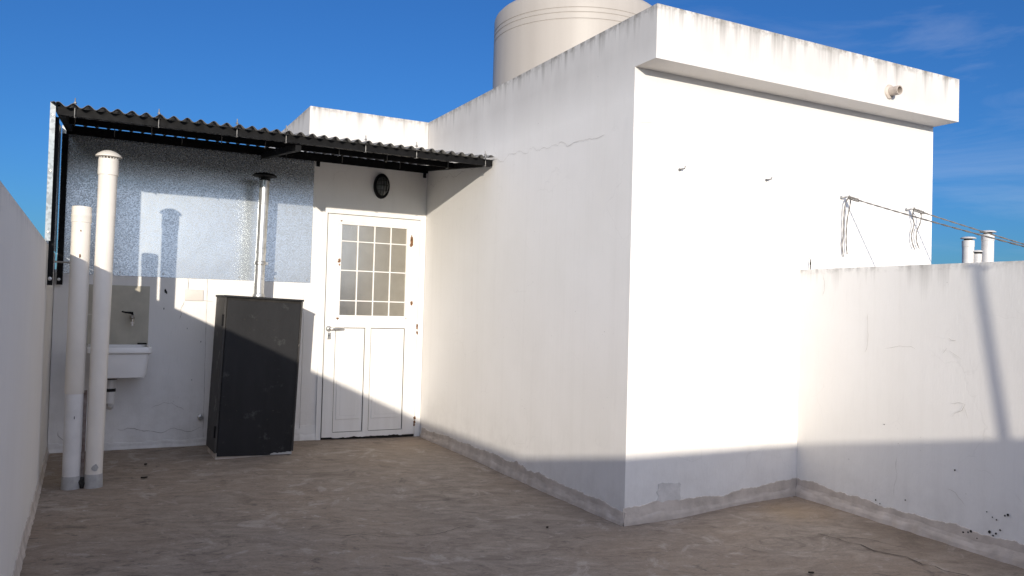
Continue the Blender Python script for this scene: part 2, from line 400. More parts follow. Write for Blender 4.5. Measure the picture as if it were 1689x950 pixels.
# drain spout on the eave face
bm = bmesh.new(); lathe(bm, [(.030, 0), (.032, .004), (.030, .008), (.031, .085), (.0245, .085), (.023, .01)], (2.0, -Lb-OV+.004, 2.785), 24, mat=Matrix.Rotation(R(94), 4, 'X') @ Matrix.Rotation(R(0), 4, 'Z'), cap=False)
obj('drain_spout', bm, M['terra'], blk, True)
bm = bmesh.new(); lathe(bm, [(.052, 0), (.047, .012), (.03, .016)], (2.0, -Lb-OV+.003, 2.783), 16, axis='Y'); 
for v in bm.verts: v.co += Vector((noise.noise(v.co*40), 0, noise.noise(v.co*40+Vector((9, 0, 0)))))*.008
obj('mortar_patch', bm, M['mortar'], blk, True)
# nails in the front face
for x, z in ((.351, 2.1), (1.071, 2.108)):
    bm = bmesh.new(); tube(bm, [(x, -Lb+.01, z), (x, -Lb-.02, z+.002), (x+.012, -Lb-.035, z+.004), (x+.016, -Lb-.034, z+.018)], .0045)
    lathe(bm, [(.011, -.002), (.009, .005)], (x, -Lb, z), 10, axis='Y'); obj('wall_hook', bm, M['dull_steel'], blk, True)

def skirt(name, p0, p1, nrm, zb, hts, mat, parent, seed, thick=.016, step=.012):
    """mortar fillet along the foot of a wall: thick step below, thin smear with a ragged top"""
    p0, p1, nrm = Vector(p0), Vector(p1), Vector(nrm).normalized(); n = int((p1-p0).length/step); bm = bmesh.new(); prev = None
    for i in range(n+1):
        t = i/n; p = p0.lerp(p1, t); z0 = zb(p) if callable(zb) else zb
        k = t*(len(hts)-1); j = min(int(k), len(hts)-2); h = hts[j] + (hts[j+1]-hts[j])*(k-j)
        s = p*3 + Vector((seed, 0, 0))
        top = h + .022*noise.noise(s*1.6) + .012*noise.noise(s*6) + .006*noise.noise(s*17)
        mid = h*.45 + .016*noise.noise(s*2 + Vector((0, 9, 0))) + .004*noise.noise(s*9)
        th = thick*(1 + .35*noise.noise(s*5))
        prof = [(-.02, -.03), (th*1.5, -.03), (th*1.1, mid*.5), (th*.9, mid-.012), (th*(.62+.3*noise.noise(s*4)), mid), (.0062, mid+.018), (.0042, max(top, mid+.024)), (-.003, max(top, mid+.024)+.003)]
        row = [bm.verts.new(p + nrm*a + Vector((0, 0, z0 + b))) for a, b in prof]
        if prev:
            for a in range(len(row)-1): bm.faces.new((prev[a], row[a], row[a+1], prev[a+1]))
        prev = row
    return obj(name, bm, mat, parent)
zf = lambda p: fz(p.x, p.y)
skirt('mortar_skirting', (0, -.06, 0), (0, -Lb-.014, 0), (-1, 0, 0), zf, [.075, .10, .10, .11, .095, .085], M['mortar'], blk, 2.0)
skirt('mortar_skirting', (-.012, -Lb, 0), (1.40, -Lb, 0), (0, -1, 0), zf, [.10, .115, .10, .085, .085, .1, .11], M['mortar'], blk, 5.0, .012)
bm = bmesh.new(); nn = 90; vs = []
for i in range(nn):
    a = 2*math.pi*i/nn; ca, sa = math.cos(a), math.sin(a); k = 1/max(abs(ca), abs(sa))**.9
    rr = 1 + .16*noise.noise(Vector((ca*3, sa*3, 1))) + .08*noise.noise(Vector((ca*11, sa*11, 5)))
    vs.append(bm.verts.new((.325 + .085*k*rr*ca, -Lb-.004, .135 + .062*k*rr*sa)))
bm.faces.new(vs); ex = bmesh.ops.extrude_face_region(bm, geom=bm.faces[:]); bmesh.ops.translate(bm, vec=(0, .006, 0), verts=[v for v in ex['geom'] if isinstance(v, bmesh.types.BMVert)])
obj('mortar_patch', bm, M['patch'], blk)
bm = bmesh.new()
ribbon(bm, [(0, -.072, 2.377), (0, -.8, 2.394), (0, -1.5, 2.407), (0, -2.1, 2.391), (0, -2.6, 2.336), (0, -3.03, 2.324)], .0035, (-1, 0, 0), .0042, .03, 3)
ribbon(bm, [(.02, -Lb, 2.35), (.16, -Lb, 2.36)], .003, (0, -1, 0), .004, .01, 4)
obj('plaster_crack', bm, M['crack_soft'], blk)

# ------------------------------------------------------------------ door
door = bpy.data.objects.new('door', None); COL.objects.link(door); door.parent = blk
door['label'] = 'white panelled door with barred frosted window and chipped paint'
fx0, fx1, ft = -1.0, -.004, 2.078
bm = bmesh.new()
box(bm, (fx0, -.016, -.028), (-.955, .02, ft), .003); box(bm, (-.9548, -.016, 2.04), (fx1, .02, ft), .003); box(bm, (-.062, -.016, -.028), (fx1, .02, 2.0398), .003)
obj('door_frame', bm, M['door'], door)
bm = bmesh.new(); box(bm, (-.957, -.0022, -.03), (-.058, .004, 2.042)); obj('door_gap', bm, M['gap'], door)
lx0, lx1, lt, lb = -.949, -.068, 2.034, .012
wx0, wx1, wz0, wz1 = -.826, -.195, 1.112, 1.948
YF = -.024
bm = bmesh.new()
box(bm, (lx0, YF, .012), (-.853, 0, lt), .003); box(bm, (-.188, YF, .004), (lx1, 0, lt), .003)
box(bm, (-.8528, YF, wz1+.02), (-.1882, 0, lt), .003)
box(bm, (-.8528, YF, 1.004), (-.1882, 0, wz0-.02), .003)
# ragged bottom rail
t = bmesh.new(); box(t, (-.8528, YF, .006), (-.1882, 0, .052)); bmesh.ops.subdivide_edges(t, edges=[e for e in t.edges if abs(e.verts[0].co.x-e.verts[1].co.x) > .1], cuts=60)
for v in t.verts:
    if v.co.z < .02: v.co.z += .012*noise.noise(Vector((v.co.x*13, 0, 0))) + .006*noise.noise(Vector((v.co.x*50, 0, 0)))
merge(bm, t)
box(bm, (-.573, YF, .0522), (-.52, 0, 1.0038), .003)
obj('door_leaf', bm, M['door'], door)
for x0, x1 in ((-.8528, -.5732), (-.5198, -.1882)):
    bm = bmesh.new(); box(bm, (x0+.001, -.012, .0525), (x1-.001, -.002, 1.0035))
    a, b = x0+.028, x1-.028; z0, z1 = .168, .63
    for q in range(3):
        e = q*.017; y = (-.017, -.0135, -.018)[q]
        box(bm, (a+e, y, z0+e), (b-e, -.004-q*.0005, z1-e), .0035)
    obj('door_panel', bm, M['door'], door)
    bm = bmesh.new()
    for xx in (x0+.0035, x1-.0035): box(bm, (xx-.0022, -.0135, .06), (xx+.0022, -.011, 1.0))
    box(bm, (x0+.004, -.0134, .9975), (x1-.004, -.0111, 1.0028)); box(bm, (x0+.004, -.0134, .0532), (x1-.004, -.0111, .057)); obj('panel_gap', bm, M['leaf'], door)
win = bpy.data.objects.new('window', None); COL.objects.link(win); win.parent = door
door_win = win
xs = [wx0 + (wx1-wx0)*i/4 for i in (1, 2, 3)]; zs = [wz0 + (wz1-wz0)*k for k in (.165, .495, .815)]
# sixteen panes, tilt added to bring sky reflection into the left side
gx = [wx0] + xs + [wx1]; gz = [wz0] + zs + [wz1]; bm = bmesh.new()
for a in range(4):
    for b in range(4):
        t = bmesh.new(); w_, h_ = gx[a+1]-gx[a], gz[b+1]-gz[b]
        box(t, (-w_/2-.001, -.0012, -h_/2-.001), (w_/2+.001, .0012, h_/2+.001))
        tilt = 2.7 + .25*math.sin(a*2.1+b*1.3)
        merge(bm, t, Matrix.Translation(((gx[a]+gx[a+1])/2, -.0078, (gz[b]+gz[b+1])/2)) @ Matrix.Rotation(R(-tilt), 4, 'Z') @ Matrix.Rotation(R(.3*math.sin(a+b*2)), 4, 'X'))
obj('panes', bm, M['glass'], door)
bm = bmesh.new()
for x in xs: box(bm, (x-.0055, -.021, wz0), (x+.0055, -.0115, wz1), .002)
for z in zs: box(bm, (wx0, -.0205, z-.005), (wx1, -.0118, z+.005), .002)
obj('window_bars', bm, M['door'], door)
bm = bmesh.new()
box(bm, (-.8526, -.031, wz0-.0198), (-.1884, -.002, wz0+.006), .004); box(bm, (-.8526, -.028, wz1-.004), (-.1884, -.002, wz1+.0198), .004)
box(bm, (-.8526, -.028, wz0+.0062), (wx0+.004, -.002, wz1-.0042), .003); box(bm, (wx1-.004, -.028, wz0+.0062), (-.1884, -.002, wz1-.0042), .003)
obj('window_frame', bm, M['door'], door)
bpy.data.objects.remove(win)
# lever handle, escutcheon
bm = bmesh.new()
lathe(bm, [(.026, 0), (.026, .006), (.022, .010), (.011, .011), (.010, .038)], (-.915, YF, .992), 24, axis='Y')
tube(bm, [(-.915, YF-.036, .992), (-.905, YF-.044, .992), (-.88, YF-.046, .992), (-.84, YF-.045, .993), (-.795, YF-.043, .996), (-.788, YF-.040, .996)], [.010, .011, .0115, .011, .0105, .007], 14)
obj('handle', bm, M['steel'], door, True)
bm = bmesh.new(); box(bm, (-.931, YF-.006, .897), (-.893, YF, .957), .004)
hk = obj('lock_plate', bm, M['steel'], door)
bm = bmesh.new(); lathe(bm, [(.006, 0), (.006, .0015)], (-.912, YF-.0062, .934), 12, axis='Y'); box(bm, (-.9145, YF-.0078, .912), (-.9095, YF-.0058, .932)); obj('keyhole', bm, M['gap'], door)
def flake(bm, cx_, y, cz, w, h, seed):
    n_ = 18; vs = []
    for i in range(n_):
        a = 2*math.pi*i/n_; k = .6 + .9*abs(noise.noise(Vector((math.cos(a)*1.7+seed, math.sin(a)*1.7, seed*2.3))))
        vs.append(bm.verts.new((cx_ + w*k*math.cos(a), y, cz + h*k*math.sin(a))))
    c_ = bm.verts.new((cx_, y-.003, cz))
    for i in range(n_): bm.faces.new((vs[i], vs[(i+1) % n_], c_))
for i, (x, z, w, h) in enumerate(((-.151, 1.835, .013, .05), (-.151, 1.80, .016, .02), (-.133, 1.244, .012, .024), (-.068, 1.02, .009, .03), (-.066, .965, .009, .018), (-.066, .155, .011, .018), (-.067, .118, .012, .016), (-.069, .09, .01, .014), (-.838, 1.612, .012, .02), (-.836, 1.575, .007, .009), (-.84, 1.092, .010, .014), (-.83, 1.975, .008, .006), (-.19, 1.10, .012, .004))):
    bm = bmesh.new(); flake(bm, x, -.0285 if x < -.069 else -.0255, z, w*1.3, h*1.2, i*1.37)
    obj('rusty_patch', bm, M['rust'], door)
bm = bmesh.new()
for i, z in enumerate((1.905, 1.885, 1.862)):
    ribbon(bm, [(-.049, -.0162, z), (-.038, -.0162, z+.004), (-.042, -.0162, z-.008)], .004, (0, -1, 0), .001, .008, i)
obj('worn_marks', bm, M['crack'], door)
# small mortar step at the jamb foot
skirt('mortar_skirting', (-1.14, 0, 0), (-1.0, 0, 0), (0, -1, 0), zf, [.13, .13], M['door'], blk, 8.0, .010)

# oval bulkhead lamp over the door
lamp = thing('bulkhead_lamp', 'dark oval bulkhead lamp with wire guard above the white door', 'lamp', (-.459, 0, 2.328))
def oval(bm, prof, sx, sz, n=40):
    rings = []
    for k, y in prof: rings.append([bm.verts.new((sx*k*math.cos(2*math.pi*i/n), y, sz*k*math.sin(2*math.pi*i/n))) for i in range(n)])
    for a, b in zip(rings, rings[1:]):
        for i in range(n): bm.faces.new((a[i], a[(i+1) % n], b[(i+1) % n], b[i]))
    bm.faces.new(rings[-1]); bm.faces.new(rings[0][::-1])
bm = bmesh.new(); oval(bm, [(1, .001), (1, -.03), (.96, -.042), (.86, -.045), (.80, -.040)], .074, .117); obj('lamp_body', bm, M['black_steel'], lamp, True)
bm = bmesh.new(); oval(bm, [(.79, -.038), (.76, -.052), (.62, -.068), (.4, -.076), (.15, -.079)], .074, .117); obj('lamp_glass', bm, M['lamp_glass'], lamp, True)
bm = bmesh.new()
for k in (-.36, 0, .36):
    w_ = math.sqrt(1-k*k)
    tube(bm, [(.074*k, -.042-.044*math.sqrt(max(0, 1-(s/.98)**2))*w_, .117*.86*w_*s) for s in [-.98+.098*2*j for j in range(11)]], .0024, 6)
for k in (-.38, .02, .4):
    w_ = math.sqrt(1-k*k)
    tube(bm, [(.074*.86*w_*s, -.042-.046*math.sqrt(max(0, 1-(s/.98)**2))*w_, .117*k) for s in [-.98+.098*2*j for j in range(11)]], .0024, 6)
obj('wire_guard', bm, M['black_steel'], lamp, True)

# ------------------------------------------------------------------ boundary walls
lw = thing('boundary_wall', 'long pale grey wall along the left side of the terrace', 'wall')
bm = bmesh.new(); prism_x(bm, [(-9.9, -.1), (-9.9, 1.555), (.16, 1.555), (.16, -.1)], -.17, 0); roughen(bm, .12, .003, 9.2, .3, .007, .015)
o = obj('wall', bm, M['side'], lw); o.location = (-3.081, 0, 0); o.rotation_euler.z = math.atan(.0096)
skirt('mortar_skirting', (-3.08, -.01, 0), (-2.995, -8.9, 0), (1, 0, 0), zf, [.05, .07, .06, .06, .06, .06], M['mortar'], lw, 11.0, .014, .03)
rw = thing('boundary_wall', 'low white wall behind sink and black cabinet, topped with a galvanised sheet', 'wall')
bm = bmesh.new(); box(bm, (-3.078, 0, -.1), (-B-.0005, .15, 1.43)); roughen(bm, .12, .002, 2.2, None, .004); obj('wall', bm, M['wall'], rw)
skirt('mortar_skirting', (-3.07, 0, 0), (-1.14, 0, 0), (0, -1, 0), zf, [.07, .06, .05, .06, .06, .1], M['wall'], rw, 14.0, .008)
bm = bmesh.new()
ribbon(bm, [(-2.104, 0, 1.409), (-2.095, 0, 1.33), (-2.089, 0, 1.257)], .004, (0, -1, 0), .0035, .02, 1)
ribbon(bm, [(-2.125, 0, 1.205), (-2.14, 0, 1.15), (-2.154, 0, 1.05)], .004, (0, -1, 0), .0035, .02, 2)
ribbon(bm, [(-1.956, 0, 1.41), (-1.95, 0, .7), (-1.943, 0, .05)], .003, (0, -1, 0), .0035, .003, 3)
ribbon(bm, [(-2.03, 0, 1.225), (-1.9, 0, 1.21)], .0035, (0, -1, 0), .0035, .01, 4)
ribbon(bm, [(-2.35, 0, .33), (-2.2, 0, .36), (-2.1, 0, .3)], .003, (0, -1, 0), .0035, .02, 5)
ribbon(bm, [(-3.0, 0, .17), (-2.97, 0, .08), (-2.9, 0, .12)], .005, (0, -1, 0), .006, .03, 6)
ribbon(bm, [(-2.6, 0, .16), (-2.3, 0, .13), (-1.96, 0, .15)], .004, (0, -1, 0), .006, .02, 7)
obj('plaster_crack', bm, M['crack'], rw)
bm = bmesh.new()
for i, (x, z, s_) in enumerate(((-2.28, 1.288, .012), (-2.27, 1.275, .010), (-2.285, 1.14, .006), (-2.1, .98, .004), (-1.99, .87, .005), (-2.05, .55, .004))): bm = bmesh.new(); flake(bm, x, -.004, z, s_*.7, s_*1.6, i*2.1); obj('paint_chip', bm, M['gap'], rw)
bm = bmesh.new(); lathe(bm, [(.022, 0), (.022, .03), (.014, .032), (.014, .05)], (-1.973, 0, .235), 16, axis='Y'); o = obj('pipe_stub', bm, M['steel'], None, True); tag(o, 'small capped pipe stub low on the wall left of the black cabinet', 'pipe')
jb = thing('junction_box', 'blank white junction box cover on the cracked wall left of the flue', 'junction box', (-2.056, 0, 1.258))
bm = bmesh.new(); box(bm, (-.073, -.012, -.047), (.073, .002, .047), .007, 3); obj('cover', bm, M['plate'], jb, True)

pw = thing('boundary_wall', 'white parapet wall at right with stained top and a leaning pole shadow', 'wall')
bm = bmesh.new(); prism_x(bm, [(-6.6, -.1), (-6.6, 1.5365), (-.0006, 1.536), (-.0006, -.1)], 0, .16); roughen(bm, .09, .004, 6.6, None, .007, .03)
o = obj('wall', bm, M['parapet'], pw); o.location = (1.3968, -Lb, 0); o.rotation_euler.z = -math.atan(.0395)
pxa = lambda y: 1.3968 + .0395*(y + Lb)
pn = Vector((-1, .0395, 0)).normalized()
skirt('mortar_skirting', (pxa(-Lb-.012), -Lb-.012, 0), (pxa(-9), -9, 0), pn, zf, [.12, .10, .10, .13, .11, .11, .1, .1, .1, .1], M['mortar'], pw, 21.0, .02)
bm = bmesh.new()
for k, pts in enumerate([[(-4.398, 1.114), (-4.42, 1.108), (-4.45, 1.107)], [(-4.364, 1.045), (-4.40, 1.075)], [(-4.4, 1.06), (-4.485, 1.027)], [(-4.42, .769), (-4.495, .775), (-4.449, .691)], [(-4.495, .775), (-4.522, .707)], [(-3.85, 1.25), (-3.88, 1.1), (-3.84, 1.02)], [(-4.4, .30), (-4.47, .27), (-4.52, .25)], [(-4.08, .42), (-4.1, .3), (-4.07, .2)], [(-3.5, 1.5), (-3.53, 1.4), (-3.52, 1.36)], [(-4.0, 1.05), (-4.2, 1.06)]]):
    ribbon(bm, [(pxa(y), y, z) for y, z in pts], .0035, pn, .0055, .02, k*1.7)
obj('plaster_crack', bm, M['crack_soft'], pw)
bm = bmesh.new()
for i, (y, z, s_) in enumerate(((-4.504, .101, .008), (-4.53, .108, .006), (-4.545, .118, .009), (-4.646, .141, .010), (-4.68, .141, .007), (-4.665, .127, .006), (-4.701, .165, .006), (-4.682, .212, .005), (-4.66, .22, .004), (-4.725, .244, .006), (-4.74, .251, .009), (-4.63, .24, .004), (-4.58, .09, .005), (-4.15, .19, .005), (-3.98, .13, .004), (-3.95, .145, .006), (-4.0, .6, .004), (-4.45, .42, .006), (-3.75, .35, .003))):
    t = bmesh.new(); s_ *= .8; lathe(t, [(s_, 0), (s_*.8, .002)], (0, 0, 0), 10); 
    for v in t.verts: v.co += Vector((noise.noise(v.co*300+Vector((i, 0, 0))), noise.noise(v.co*300+Vector((0, i, 0))), 0))*s_*.5
    bm = bmesh.new(); merge(bm, t, Matrix.Translation(Vector((pxa(y), y, z)) + pn*.004) @ Vector((0, 0, 1)).rotation_difference(pn).to_matrix().to_4x4())
    obj('paint_chip', bm, M['gap'], pw)
bm = bmesh.new(); tube(bm, [(1.462, -3.345, 1.53), (1.462, -3.345, 1.555), (1.459, -3.35, 1.60), (1.455, -3.345, 1.615)], [.003, .0035, .003, .002]); lathe(bm, [(.005, 0), (.005, .018)], (1.461, -3.347, 1.572), 8)
o = obj('iron_stub', bm, M['leaf'], None, True); tag(o, 'thin dark iron stub standing on the wall corner beside the sunlit block', 'metal stub')
bw = thing('boundary_wall', 'white wall closing the terrace behind the camera', 'wall')
bm = bmesh.new(); box(bm, (-3.0, -9.88, -.1), (1.14, -9.71, 1.555)); roughen(bm, .15, .003, 3.7, None, .006); o = obj('wall', bm, M['side'], bw)
po = thing('clothes_pole', 'thin leaning steel pole on the terrace, out of frame at right, shading the right wall', 'pole', (.63, -6.69, .01))
bm = bmesh.new(); tube(bm, [(0, 0, 0), (-.06, 0, 1.0), (-.115, 0, 1.9)], .012, 16); obj('pole', bm, M['steel'], po, True)
bm = bmesh.new(); lathe(bm, [(.09, 0), (.09, .008), (.03, .02)], (0, 0, 0), 24); obj('foot_plate', bm, M['steel'], po)
bm = bmesh.new(); tube(bm, [(-.12, -.045, 1.885), (-.115, 0, 1.9), (-.11, .045, 1.905)], .012, 12); obj('cross_arm', bm, M['steel'], po, True)

# ------------------------------------------------------------------ water tank on the roof
tk = thing('water_tank', 'big round beige water tank standing on the block roof', 'water tank', (1.535, -.2, H))
TR = .865; zz = lambda z: z-H
bm = bmesh.new(); prof = [(TR-.02, 0.003), (TR, .02)]
for zc in (3.925, 3.985, 4.03): prof += [(TR, zz(zc)-.006), (TR-.005, zz(zc)-.002), (TR-.005, zz(zc)+.002), (TR, zz(zc)+.006)]
prof += [(TR, zz(4.155)), (TR-.012, zz(4.185)), (TR-.04, zz(4.215)), (TR-.09, zz(4.24)), (.5, zz(4.33)), (.24, zz(4.37))]
lathe(bm, prof, (0, 0, 0), 96); obj('tank_body', bm, M['tank'], tk, True)
bm = bmesh.new(); lathe(bm, [(.25, zz(4.36)), (.25, zz(4.42)), (.22, zz(4.44)), (.05, zz(4.45))], (0, 0, 0), 40); obj('lid', bm, M['tank'], tk, True)

# ------------------------------------------------------------------ canopy
cn = thing('canopy', 'black steel canopy with dark corrugated roof over the sink and cabinet', 'canopy', (0, 0, 0))
zbm = lambda y: 2.405 + (y + 1.45)*.112            # top of the beams
def barx(bm, x0, x1, y0, y1, drop, h):             # beam along x with square section, following the slope
    prism_x(bm, [(y0, zbm(y0)-h-drop), (y0, zbm(y0)-drop), (y1, zbm(y1)-drop), (y1, zbm(y1)-h-drop)], x0, x1)
X0, X1 = -3.035, -.012
bm = bmesh.new(); barx(bm, X0, X1, -1.45, -1.412, 0, .05); obj('front_beam', bm, M['black_steel'], cn)
bm = bmesh.new(); barx(bm, X0+.041, X1-.041, -.755, -.715, 0, .045); obj('purlin', bm, M['black_steel'], cn)
bm = bmesh.new(); barx(bm, X0, X1, -.044, -.004, 0, .072); obj('wall_beam', bm, M['black_steel'], cn)
for xa in (X0, -1.56, X1-.04):
    bm = bmesh.new(); rings = []
    for y in (-1.411, -.045):
        rings.append([bm.verts.new(p) for p in ((xa, y, zbm(y)-.052), (xa+.04, y, zbm(y)-.052), (xa+.04, y, zbm(y)-.004), (xa, y, zbm(y)-.004))])
    for i in range(4): bm.faces.new((rings[0][i], rings[0][(i+1) % 4], rings[1][(i+1) % 4], rings[1][i]))
    bm.faces.new(rings[0][::-1]); bm.faces.new(rings[1])
    if xa == -1.56: bmesh.ops.translate(bm, vec=(0, 0, -.05), verts=bm.verts[:])
    obj('rafter', bm, M['black_steel'], cn)
# corrugated sheet
def roofmat():
    n = NT('corrugated_roofing'); P = n.geo.outputs['Position']; a = n.noise(n.mapping(P, (8, 2, 8)), 1, 6, .6)
    n.set(Base_Color=n.mix(n.rng(a, .35, .7), (.13, .13, .132), (.21, .205, .20)), Roughness=.5, Metallic=.3); return n.m
bm = bmesh.new(); PI2 = 2*math.pi; pitchw = .0825; nxs = 37*12; rows = []
for j in range(9):
    y = -1.515 + (1.505)*j/8; row = []
    for i in range(nxs+1):
        x = -3.075 + 3.055*i/nxs
        z = zbm(y) + -.0005 + .0125*(1+math.sin(PI2*x/pitchw)) + .0015*noise.noise(Vector((x*1.5, y, 0)))
        if i > nxs-8: z += .0025*(i-nxs+8)
        if i < 10 and x < -3.05: z += .002*(10-i)
        row.append(bm.verts.new((x, y, z)))
    rows.append(row)
for j in range(8):
    for i in range(nxs): bm.faces.new((rows[j][i], rows[j][i+1], rows[j+1][i+1], rows[j+1][i]))
o = obj('roof_sheet', bm, roofmat(), cn, True)
md = o.modifiers.new('solid', 'SOLIDIFY'); md.thickness = .0016; md.offset = 1
# hook bolts
def hook(x, y0, y1):
    bm = bmesh.new(); zt = zbm((y0+y1)/2)
    tube(bm, [(x, y0-.008, zt-.055), (x, y0-.014, zt-.062), (x, y0-.014, zt-.045), (x, y0-.010, zt+.02), (x, y0-.004, zt+.062)], .0035, 8)
    tube(bm, [(x, y0-.008, zt-.056), (x, y0+.012, zt-.059), (x, y1-.005, zt-.054)], .0035, 8)
    lathe(bm, [(.011, 0), (.011, .004), (.007, .005), (.007, .011)], (x, y0-.007, zt+.028), 10)
    obj('hook_bolt', bm, M['dull_steel'], cn, True)
for x in (-2.943, -2.46, -1.969, -1.638, -1.061, -.662, -.081): hook(x, -1.45, -1.412)
for x in (-2.96, -2.466, -1.979, -1.654, -1.072, -.664, -.11): hook(x, -.755, -.715)
for x in (-2.7, -2.2, -1.35, -.85, -.3): hook(x, -.044, -.006)
# lugs under the wall beam, posts on the left
for x in (-1.055, -.03):
    bm = bmesh.new(); box(bm, (x-.016, -.012, 2.45), (x+.016, -.004, 2.502), .003); lathe(bm, [(.008, 0), (.008, .005)], (x, -.0122, 2.47), 8, axis='Y'); obj('fixing_lug', bm, M['black_steel'], cn)
for y0, z0, zt_ in ((-.06, 1.31, 2.49), (-1.37, 1.29, 2.355)):
    bm = bmesh.new(); box(bm, (-3.06, y0, z0), (-3.02 if y0 > -.5 else -3.03, y0+.04, zt_), .002); p_ = obj('post', bm, M['black_steel'], cn)
    bm = bmesh.new(); lathe(bm, [(.012, 0), (.012, .006), (.006, .007), (.006, .014)], (-3.045, y0-.0005, z0+.04), 8, axis='Y'); obj('bolt', bm, M['steel'], cn)
ss = thing('metal_sheet', 'narrow galvanised sheet with folded edge closing the left end of the canopy', 'metal sheet')
bm = bmesh.new()
pl = [(-1.44, 1.557), (-1.44, 2.395), (-.005, 2.545), (-.005, 1.557)]
prism_x(bm, pl, -3.074, -3.0705); obj('sheet', bm, M['galv'], ss)
bm = bmesh.new(); prism_x(bm, [(-1.4445, 1.565), (-1.4445, 2.43), (-1.4405, 2.43), (-1.4405, 1.565)], -3.078, -3.048); obj('folded_edge', bm, M['galv_edge'], ss)
for z in (1.62, 2.0, 2.35):
    bm = bmesh.new(); lathe(bm, [(.008, 0), (.006, .005)], (-3.062, -1.4445, z), 8, axis='Y'); obj('screw', bm, M['steel'], ss)
bs = thing('metal_sheet', 'wide spangled galvanised sheet fixed above the low wall under the canopy', 'metal sheet')
bm = bmesh.new(); box(bm, (-3.066, -.0055, 1.399), (-1.088, -.0025, 2.56)); 
bmesh.ops.subdivide_edges(bm, edges=[e for e in bm.edges if e.calc_length() > .5], cuts=14, use_grid_fill=True)
for v in bm.verts: v.co.y -= .0006*(1+noise.noise(Vector((v.co.x*2.2, 0, v.co.z*2))))
obj('sheet', bm, M['galv'], bs, True)
for i, x in enumerate((-2.95, -2.62, -2.3, -1.7, -1.4, -1.12)):
    bm = bmesh.new(); lathe(bm, [(.008, 0), (.006, .005)], (x, -.008, 1.425), 8, axis='Y'); obj('screw', bm, M['steel'], bs)

# ------------------------------------------------------------------ cabinet, flue
cb = thing('cabinet', 'tall black painted metal cabinet with peeling door beside the white door', 'cabinet', (-1.645, -.455, 0))
cb.rotation_euler = (0, R(1.9), R(2.0))
hw, y0, y1, ch = .30, -.205, .20, 1.252
bm = bmesh.new()
box(bm, (-hw, y0+.02, .035), (-hw+.02, y1, ch-.012), .002); box(bm, (hw-.02, y0+.02, .035), (hw, y1, ch-.012), .002)
box(bm, (-hw+.0205, y1-.01, .035), (hw-.0205, y1, ch-.012)); box(bm, (-hw+.0205, y0+.06, .036), (hw-.0205, y1-.011, .05))
obj('cabinet_body', bm, M['cabinet_side'], cb)
bm = bmesh.new(); box(bm, (-hw-.008, y0-.012, ch-.0118), (hw+.008, y1+.006, ch+.004), .003); obj('cabinet_top', bm, M['cabinet'], cb)
bm = bmesh.new(); box(bm, (-hw-.003, y0-.001, .036), (-hw+.012, y0+.0195, ch-.0122), .002); box(bm, (hw-.011, y0+.001, .036), (hw+.003, y0+.0195, ch-.0122), .002)
obj('cabinet_frame', bm, M['cabinet_side'], cb)
bm = bmesh.new(); box(bm, (-hw+.0125, y0+.008, .036), (hw-.0115, y0+.0192, ch-.0125)); obj('door_gap', bm, M['gap'], cb)
bm = bmesh.new(); box(bm, (-hw+.018, y0-.002, .010), (hw-.014, y0+.0075, ch-.032), .003)
obj('cabinet_door', bm, M['cabinet'], cb)
bm = bmesh.new()
for zr, xs_ in ((1.075, (-.125, -.035, .055, .145)), (1.0, (-.08, .01, .105)), (.36, (-.14, -.05, .05, .14)), (.29, (-.19, -.1, 0, .1))):
    for x in xs_: bm = bmesh.new(); lathe(bm, [(.0065, 0), (.0055, .0012)], (x-.02, y0-.0022, zr), 12, axis='Y'); obj('vent_hole', bm, M['gap'], cb)
for z in (.2, 1.06):
    bm = bmesh.new(); lathe(bm, [(.008, -.045), (.008, .045)], (-hw-.006, y0+.004, z), 10); obj('hinge', bm, M['black_steel'], cb, True)
bm = bmesh.new(); box(bm, (-hw+.01, y0+.012, -.02), (hw-.012, y1, .0345), .004); obj('plinth', bm, M['mortar'], cb)
bm = bmesh.new(); vs = []
for i in range(31): 
    x = .12+.17*i/30; vs.append((x, .018 + .018*abs(noise.noise(Vector((x*17, 1, 0)))) + .016*(i/30)))
b0 = [bm.verts.new((x, y0-.0035, .013)) for x, z in vs]; b1 = [bm.verts.new((x, y0-.0035, z)) for x, z in vs]
for i in range(30): bm.faces.new((b0[i], b0[i+1], b1[i+1], b1[i]))
obj('cement_splash', bm, M['cement'], cb)
flu = thing('flue_pipe', 'shiny galvanised flue with a black rain cap rising from the cabinet', 'flue', (-1.598, -.37, 1.258))
flu.rotation_euler = (0, R(1.0), 0); flu.scale = (.93, .93, 1)
bm = bmesh.new(); lathe(bm, [(.043, 0), (.043, .36), (.0455, .363), (.0455, .40), (.043, .403), (.043, .965)], (0, 0, 0), 32); obj('pipe', bm, M['galv_plain'], flu, True)
bm = bmesh.new(); lathe(bm, [(.048, .265), (.050, .27), (.050, .29), (.048, .295)], (0, 0, 0), 32); box(bm, (.045, -.006, .268), (.068, .006, .292), .002); obj('clamp', bm, M['steel'], flu)
bm = bmesh.new(); lathe(bm, [(.050, 0), (.052, .012), (.044, .03)], (0, 0, 0), 32); obj('collar', bm, M['galv_plain'], flu, True)
bm = bmesh.new(); lathe(bm, [(.036, .965), (.040, .985), (.075, .995), (.105, 1.0), (.106, 1.006), (.085, 1.02), (.03, 1.032)], (0, 0, 0), 40)
cpo = obj('rain_cap', bm, M['black_steel'], flu, True)
bm = bmesh.new()
for a in range(3): bm = bmesh.new(); tube(bm, [(.041*math.cos(a*2.1+.4), .041*math.sin(a*2.1+.4), .93), (.055*math.cos(a*2.1+.4), .055*math.sin(a*2.1+.4), .996)], .004, 6); obj('cap_stay', bm, M['black_steel'], flu)

